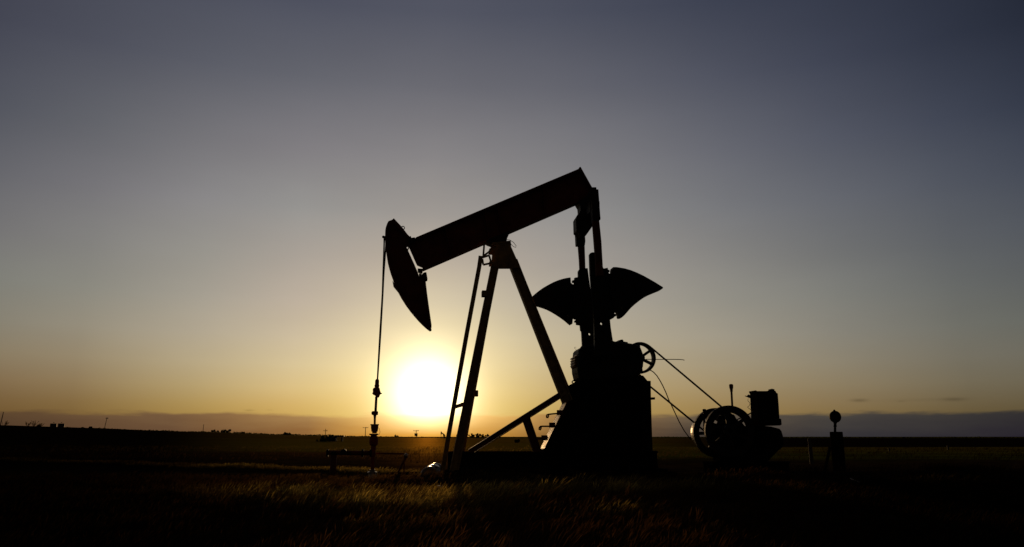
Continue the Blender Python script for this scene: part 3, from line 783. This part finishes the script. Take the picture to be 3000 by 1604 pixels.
# flow line to the left on its stand
q = G(972, 1400); fo = empty('flow_line', J.O + J.U*q.x + J.V*q.y, J.yaw, 'horizontal flow pipe with a valve, running left from the wellhead to an upright pipe', 'pipe')
base_off = Vector((q.x, q.y, 0))
b = MB(); b.tube([G(*zE(p)[0]) for p in ((655,855),(400,852),(290,850),(200,850))], .045, 12); WB(b, 'pipe', M['rust'], parent=fo)
b = MB(); b.tube([G(*zE((268,850))[0]), Vector((G(*zE((268,850))[0]).x, 0, -.05))], .062, 12); WB(b, 'upright_pipe', M['rust'], parent=fo)
b = MB(); J.poly(b, zE((335,838),(345,818),(375,812),(392,822),(398,838),(440,842),(440,868),(432,884),(422,868),(330,868)), 0, .1); 
J.poly(b, zE((240,838),(292,838),(292,872),(240,872)), 0, .16); WB(b, 'valve', M['gear'], False, parent=fo, bevel=.008)
b = MB()
for x in (205, 560, 640):
    c_ = G(*zE((x,853))[0]); b.lathe(c_+Vector((-.02,0,0)), [(0, .075), (.04, .075)], (1, 0, 0), 14)
b.v = [Vector(v)-base_off for v in b.v]; each(b, 'coupling', M['gear'], fo)
# lever / rod to the right
q = G(1170, 1400); lo = empty('control_lever', J.O+J.U*q.x+J.V*q.y, J.yaw, 'slanted lever with a bright knob, between the wellhead and the ladder', 'lever')
base_off = Vector((q.x, q.y, 0))
b = MB(); b.tube([G(*zE(p)[0]) for p in ((1005,885),(960,960),(920,1045),(905,1100))], .022, 8); WB(b, 'rod', M['rust'], parent=lo)
b = MB(); c_ = G(*zE((1006,880))[0]); b.lathe(c_+Vector((-.05,0,.03)), [(0, .03), (.02, .045), (.06, .045), (.08, .02)], (.7, 0, -.7), 14); WB(b, 'knob', M['bright'], parent=lo)
q = G(1110, 1330, .5); tp = empty('thin_pipe', J.O+J.U*q.x+J.V*q.y, J.yaw, 'thin horizontal pipe running right from the wellhead to the lever', 'pipe')
base_off = Vector((q.x, q.y, 0)); b = MB(); b.tube([G(*zE(p)[0], .1) for p in ((695,856),(830,858),(980,862))], .014, 8); WB(b, 'pipe', M['rust'], parent=tp)
b = MB(); c_ = G(*zE((980,862))[0], .1); b.tube([c_, Vector((c_.x, c_.y, -.05))], .014, 8); WB(b, 'upright', M['rust'], parent=tp)
# box on the ground
q = G(1185, 1405, -.2); bx = empty('meter_box', J.O+J.U*q.x+J.V*q.y, J.yaw, 'low dark box on the ground just right of the wellhead', 'box')
base_off = Vector((q.x, q.y, 0))
b = MB(); p0, p1 = G(*zE((850,1064))[0], -.2), G(*zE((1095,1130))[0], -.2); b.box((p0.x, p0.y, -.03), (p1.x, p0.y+.5, p0.z-.02)); WB(b, 'body', M['soil'], False, parent=bx, bevel=.01)
b = MB(); b.box((p0.x-.02, p0.y-.02, p0.z-.018), (p1.x+.02, p0.y+.52, p0.z+.012)); WB(b, 'lid', M['soil'], False, parent=bx, bevel=.005)
# shiny domed casing at the foot of the ladder
q = G(1258, 1400, -.6); dc = empty('metal_drum', J.O+J.U*q.x+J.V*q.y, J.yaw, 'shiny metal drum lying on its side at the foot of the ladder', 'drum')
b = MB()
b.lathe((0, -.05, .05), [(0, .17), (.02, .19), (.05, .19), (.06, .182), (.25, .182), (.26, .19), (.29, .19), (.30, .182), (.5, .182), (.51, .19), (.54, .19), (.56, .17)], (.22, .95, .10), 36)
b.build('shell', M['bright'], dc, smooth=True)
b = MB(); b.lathe((.10, .05, .20), [(0, .05), (.03, .055), (.05, .03)], (0, .2, 1), 16); b.build('bung_cap', M['bright'], dc, smooth=True)
# little scraps on the pad
def scrap(px, py, Yd, r_):
    p = at(px, py, Yd); z = ground_z(p.x, p.y)
    b = MB()
    pts = [(math.cos(a)*r_*random.uniform(.6, 1.2), math.sin(a)*r_*random.uniform(.5, 1.1), .02*random.random()) for a in [i*math.pi/3 for i in range(6)]]
    b.prism(pts, (0, 0, .03)); o = b.build('metal_scrap', M['bright'], None, loc=(p.x, p.y, z+.03)); return o
o = scrap(1286, 1430, 12.4, .05); tag(o, 'small bright metal scrap in the grass below the ladder', 'scrap')
p = at(2507, 1430, 12.6); b = MB(); b.tube([(-.055, .05, .12), (0, 0, .09), (.055, -.05, .06)], .009, 8); o = b.build('pipe_stub', M['bright'], None, loc=(p.x, p.y, ground_z(p.x, p.y)), smooth=True)
tag(o, 'short bright pipe stub poking from dark grass at the lower right', 'pipe')

# ------------------------------------------------------------------ regulator on a post (right)
RF = Frame(2446, 18, R(3)); rg = empty('gauge_post', RF.O, RF.yaw, 'round gauge on a thin stem above a thick upright pipe, right of the engine', 'gauge')
b = MB(); c_ = RF.pt(*zG((1672,557))[0]); rr = (RF.pt(2446+16.8, 1221.8)-RF.pt(2446, 1221.8)).length
b.lathe(c_+Vector((0,-.05,0)), [(0, rr*.55), (.006, rr*.95), (.012, rr), (.045, rr), (.05, rr*.9), (.06, rr*.4)], (0, 1, 0), 36); dial = b.build('gauge_dial', M['gear'], rg, smooth=False)
MB().lathe(c_+Vector((0,0,rr*.96)), [(0, .03), (.025, .02), (.035, .004)], (0, 0, 1), 10).build('finial', M['gear'], dial)
b = MB(); vlathe(b, [(yg(605), 3), (yg(612), 5), (yg(622), 4.8), (yg(628), 3.6), (yg(655), 4.6), (yg(662), 3.4), (yg(710), 3.6)], lambda y: 1960+(1676-(y-1240)*.05)/3.443, 12, 0, RF); b.build('stem', M['matte'], rg)
b = MB(); a = RF.pt(*zG((1681,708))[0]); w = (RF.pt(*zG((1741,708))[0])-a).length
zt = a.z; b.lathe((a.x+.01, 0, 0), [(-.1, w*1.02), (.3, w*1.02), (zt-.02, w), (zt, w*.96)], (0, 0, 1), 28); b.build('casing_pipe', M['matte'], rg, smooth=False)
b = MB(); b.bar(RF.pt(*zG((1625,860))[0]), Vector((RF.pt(*zG((1545,970))[0]).x, 0, -.05)), .05, .05); b.build('brace', M['matte'], rg)

# ------------------------------------------------------------------ fence posts on the right
posts = [(2371, 1283, 24, 'leaning wooden fence post, nearest the engine'), (2604, 1312, 46, 'short fence post beyond the gauge, middle of three'), (2776, 1306, 50, 'farthest right short wooden fence post in the field')]
for i, (px, py, Yd, lab) in enumerate(posts):
    p = at(px, py, Yd); z0 = ground_z(p.x, p.y)
    b = MB(); b.tube([(0.02, 0, -.1), (.01, 0, (p.z-z0)*.5), (0, 0, p.z-z0-.02), (0, 0, p.z-z0)], [.06, .055, .05, .03], 10)
    o = b.build('fence_post', M['wood'], None, loc=(p.x, p.y, z0)); tag(o, lab, 'fence post', 'fence posts in the field on the right')

# ------------------------------------------------------------------ far things
def far_base(px, Yd):
    x = (px-1500)/FPX*math.cos(PITCH)*Yd
    return x, Yd, ground_z(x, Yd)
def upole(px, ytop, Yd, arms, lean, lab, thick=.16, xf=False):
    x, y, z = far_base(px, Yd); t = at(px, ytop, Yd); h = t.z-z
    o = empty('utility_pole', (x, y, z), 0, lab, 'utility pole', 'utility poles along the horizon')
    b = MB(); b.tube([(-lean*h, 0, -.3), (0, 0, h)], [thick, thick*.7], 8); b.build('pole', M['wood'], o)
    for dz, w in arms:
        b = MB(); b.box((-w/2, -.08, h-dz-.10), (w/2, .08, h-dz+.10)); 
        b.build('crossarm', M['wood'], o)
        b = MB()
        for s_ in (-.46, 0.2, .46): b.tube([(w*s_, 0, h-dz+.1), (w*s_, 0, h-dz+.42)], [.09, .05], 6)
        each(b, 'insulator', M['wood'], o)
    if xf:
        b = MB(); b.lathe((.3, 0, h-2.9), [(0, .3), (.1, .36), (1.2, .36), (1.3, .3)], (0, 0, 1), 12); b.build('transformer', M['tank'], o)
        b = MB(); b.lathe((-.4, 0, h-2.7), [(0, .3), (.1, .34), (1.1, .34), (1.2, .3)], (0, 0, 1), 12); b.build('transformer', M['tank'], o)
upole(1, 1208, 300, [], .12, 'bare pole at the very left edge of the view', .2)
upole(308, 1223, 380, [(0.6, 1.2)], .14, 'leaning thin pole between the two tanks and the next pole to the right', .17)
upole(594, 1244, 400, [], .03, 'thin straight pole above the low bushes, left part of the horizon', .16)
upole(953, 1257, 400, [(1.0, 2.0)], .0, 'short pole rising behind the shed and its bushes', .16)
upole(1070, 1252, 400, [(0.3, 2.7)], 0, 'T-shaped pole with one crossarm, just left of the hanging rod', .19)
upole(1219, 1261, 380, [(.3, 2.6), (1.7, 1.6)], 0, 'pole with two crossarms and transformers, below the setting sun', .19, True)
# two tanks on the rise at the left
for i, (x0, x1, lab) in enumerate(((144.0, 161.0, 'left one of the two squat tanks on the rise'), (167, 184, 'right one of the two squat tanks on the rise'))):
    Yd = 405; x, y, z = far_base((x0+x1)/2, Yd); t = at(x0, 1241.5, Yd); w = (x1-x0)/2/FPX*Yd; h = t.z-z
    o = empty('storage_tank', (x, y, z), 0, lab, 'tank', 'storage tanks on the rise')
    b = MB(); b.lathe((0, 0, -.5), [(0, w), (h+.45, w), (h+.5, w*.96)], (0, 0, 1), 28); b.build('shell', M['tank'], o)
    b = MB(); b.lathe((0, 0, h+.4), [(0, .35), (.2, .35), (.25, .2)], (0, 0, 1), 10); b.build('hatch', M['tank'], o)
# distant pump jack (own outline, 370 m away)
FJ = Frame(1300, 370, R(6)); fj = empty('pump_jack', FJ.O, FJ.yaw, 'tiny distant pump jack on the horizon, left of the ladder foot', 'pump jack')
K = zF
def fp(name, pts, v, th): FJ.poly(MB(), pts, v, th).build(name, M['tank'], fj)
fp('horse_head', K((178,632),(186,640),(188,652),(184,668),(178,675),(175,660)), 0, .6)
fp('walking_beam', K((184,643),(212,662),(222,672),(218,682),(206,674),(184,654)), 0, .5)
fp('leg', K((202,662),(208,664),(196,735),(188,735)), -1, .3); fp('leg', K((204,664),(209,664),(222,740),(214,740)), 1, .3)
fp('crank', K((214,676),(222,676),(226,730),(212,730)), 0, .6)
b = MB(); a = FJ.pt(*K((178,672))[0]); b.tube([a, Vector((a.x+.3, a.y, -.2))], .10, 6); b.build('polished_rod', M['tank'], fj)
fp('gearbox', K((208,715),(232,715),(236,760),(204,760)), 0, 2.)

def cloud_bush(name, x, y, z, w, h, lab, cat, grp=None, n=260, trunk=True, seed=0, leaf=.3):
    rnd = random.Random(seed); o = empty(name, (x, y, z), 0, lab, cat, grp)
    b = MB(); cl = [(rnd.uniform(-.42, .42)*w, rnd.uniform(-.3, .3)*w, h*rnd.uniform(.3, .78), rnd.uniform(.14, .26)*min(w, h*1.6)) for _ in range(7)]
    for _ in range(n):
        c = rnd.choice(cl); a = rnd.uniform(0, 6.28); e = rnd.uniform(-1.2, 1.5); r_ = c[3]*rnd.random()**.4
        p = Vector((c[0]+r_*math.cos(a)*math.cos(e), c[1]+r_*math.sin(a)*math.cos(e), max(.05, c[2]+r_*math.sin(e))))
        s_ = leaf*rnd.uniform(.5, 1.2); u = Vector((rnd.gauss(0,1), rnd.gauss(0,1), rnd.gauss(0,1))).normalized(); w_ = u.cross(Vector((rnd.gauss(0,1), rnd.gauss(0,1), rnd.gauss(0,1)))).normalized()
        k = len(b.v); b.v += [p-u*s_, p+w_*s_*.5, p+u*s_, p-w_*s_*.5]; b.f.append((k, k+1, k+2, k+3))
    b.build('crown' if cat == 'tree' else 'foliage', M['leaf'], o)
    t = MB()
    for c in cl[:5]: t.tube([(0, 0, -.2), (c[0]*.4, c[1]*.4, c[2]*.5), (c[0], c[1], c[2])], [.12*h/4, .08*h/4, .03], 6)
    t.build('trunk' if cat == 'tree' else 'stem', M['bark'], o)
    return o
def px2m(d, Yd): return d/FPX*Yd
# shed and vehicle-like lean-to with bushes round it (left of the wellhead)
Yd = 120; x, y, z = far_base(985, Yd)
sh = empty('shed', (x, y, z), R(8), 'small open shed out in the green field, left of the wellhead', 'shed')
hw = px2m(17, Yd); H_ = at(985, 1277, Yd).z-z
b = MB()
for (u, v) in ((-hw, -1), (hw, -1), (-hw, 1), (hw, 1), (0, -1)): b.box((u-.09, v-.09, -.2), (u+.09, v+.09, H_-.2))
each(b, 'post', M['wood'], sh)
b = MB(); b.prism([(-hw-.3, -1.3, H_-.25), (hw+.3, -1.3, H_-.15), (hw+.3, -1.3, H_), (-hw-.3, -1.3, H_-.08)], (0, 2.6, 0)); b.build('roof', M['tank'], sh)
b = MB(); b.box((-hw, .85, 0), (hw*.1, .92, H_-.3)); b.build('wall', M['wood'], sh)
shrubs = [(955, 118, 38, 17, 'round shrub against the left side of the shed'), (976, 126, 22, 20, 'taller shrub rising behind the shed'), (942, 116, 26, 9, 'low spreading shrub left of the shed'),
  (640, 300, 50, 9, 'low wide bush under the thin straight pole'), (665, 330, 24, 11, 'round bush at the right end of the low bushes'), (845, 400, 26, 8, 'small bush cluster on the horizon, left of the shed'), (712, 400, 10, 5, 'tiny bush alone on the horizon'),
  (1512, 110, 17, 11, 'small dark shrub in the field behind the brace'), (1400, 400, 14, 16, 'shrub on the horizon just right of the front leg'),
  (240, 400, 10, 5, 'small knob of bush right of the two tanks'), (262, 398, 8, 8, 'upright weedy bush right of the two tanks'), (205, 402, 30, 4, 'low flat bush beside the right tank'), (108, 380, 9, 9, 'small bush left of the two tanks')]
for i, (px, Yd, w, h, lab) in enumerate(shrubs):
    x, y, z = far_base(px, Yd); s_ = Yd/FPX
    cloud_bush('shrub', x, y, z-.1, w*s_, h*s_, lab, 'shrub', 'shrubs in the field and on the horizon', 300, seed=i+3, leaf=max(.16, .0011*Yd))
trees = [(1378, 480, 13, 12), (1386, 500, 10, 10), (1412, 470, 15, 11), (1428, 480, 12, 12), (1345, 520, 16, 8), (1162, 640, 12, 8)]
tl = ['bushy tree nearest the front leg on the horizon', 'low tree behind the one nearest the leg', 'tree in the middle of the horizon row right of the leg', 'rightmost tree of the horizon row before the brace', 'low tree on the horizon, hidden partly by the front leg', 'low hazy tree under the sun, between the T pole and the transformer pole']
for i, (px, Yd, w, h) in enumerate(trees):
    x, y, z = far_base(px, Yd); s_ = Yd/FPX
    cloud_bush('tree', x, y, z-.2, w*s_, h*s_*1.25, tl[i], 'tree', 'trees on the horizon', 240, seed=40+i, leaf=.4)
# uncountable low scrub line along the horizon
b = MB(); rnd = random.Random(5)
for _ in range(9000):
    px = rnd.uniform(-200, 3200); Yd = rnd.uniform(420, 520)
    if px < 1000: Yd = rnd.uniform(395, 440)
    n_ = noise.noise(Vector((px*.012, 0, 2)))*.5+.5
    if rnd.random() > .25+.9*n_: continue
    x, y, z = far_base(px, Yd); hh_ = .25+.95*max(0, n_-.25)*(1.3 if px > 1900 else .8)
    zz = z+rnd.uniform(0, hh_); s_ = rnd.uniform(.3, .7)
    u = Vector((rnd.gauss(0,1), rnd.gauss(0,1), rnd.gauss(0,.6))).normalized()*s_; w_ = Vector((rnd.gauss(0,.3), 0, 1))*s_*.4
    k = len(b.v); p = Vector((x, y, zz)); b.v += [p-u, p+w_, p+u, p-w_]; b.f.append((k, k+1, k+2, k+3))
o = b.build('scrub', M['leaf']); tag(o, 'low dark scrub along the far edge of the fields', 'scrub', kind='stuff')
# tall dry weeds at the left on the rise
wl_ = [(8, 1232, 210, 'bent dry weed at the left edge below the bare pole'), (76, 1236, 230, 'feathery dry weed, first left of the tanks'), (96, 1231, 220, 'widest feathery dry weed left of the tanks'), (115, 1240, 240, 'short dry weed nearest the left tank')]
for i, (px, py, Yd, lab) in enumerate(wl_):
    x, y, z = far_base(px, Yd); h = at(px, py, Yd).z-z; rnd = random.Random(i)
    b = MB()
    for _ in range(14):
        dx, dy = rnd.uniform(-.8, .8), rnd.uniform(-.5, .5); hh_ = h*rnd.uniform(.45, 1)
        b.tube([(dx*.15, dy*.1, -.1), (dx*.6, dy*.6, hh_*.6), (dx*1.3+.25, dy, hh_)], [.03, .02, .008], 4)
        for q in range(6):
            t = rnd.uniform(.6, 1); p = Vector((dx*1.3*t+.2*t, dy*t, hh_*t)); s_ = .12
            k = len(b.v); b.v += [p-Vector((s_, 0, 0)), p+Vector((0, 0, s_)), p+Vector((s_, 0, .1)), p-Vector((0, 0, s_*.3))]; b.f.append((k, k+1, k+2, k+3))
    o = b.build('weed', M['weed'], None, loc=(x, y, z)); tag(o, lab, 'weed', 'tall weeds on the rise at the left')

# ------------------------------------------------------------------ render settings
SC.render.engine = 'CYCLES'
SC.render.resolution_x = 1024; SC.render.resolution_y = 547
SC.view_settings.view_transform = 'Standard'; SC.view_settings.look = 'None'; SC.view_settings.exposure = 0
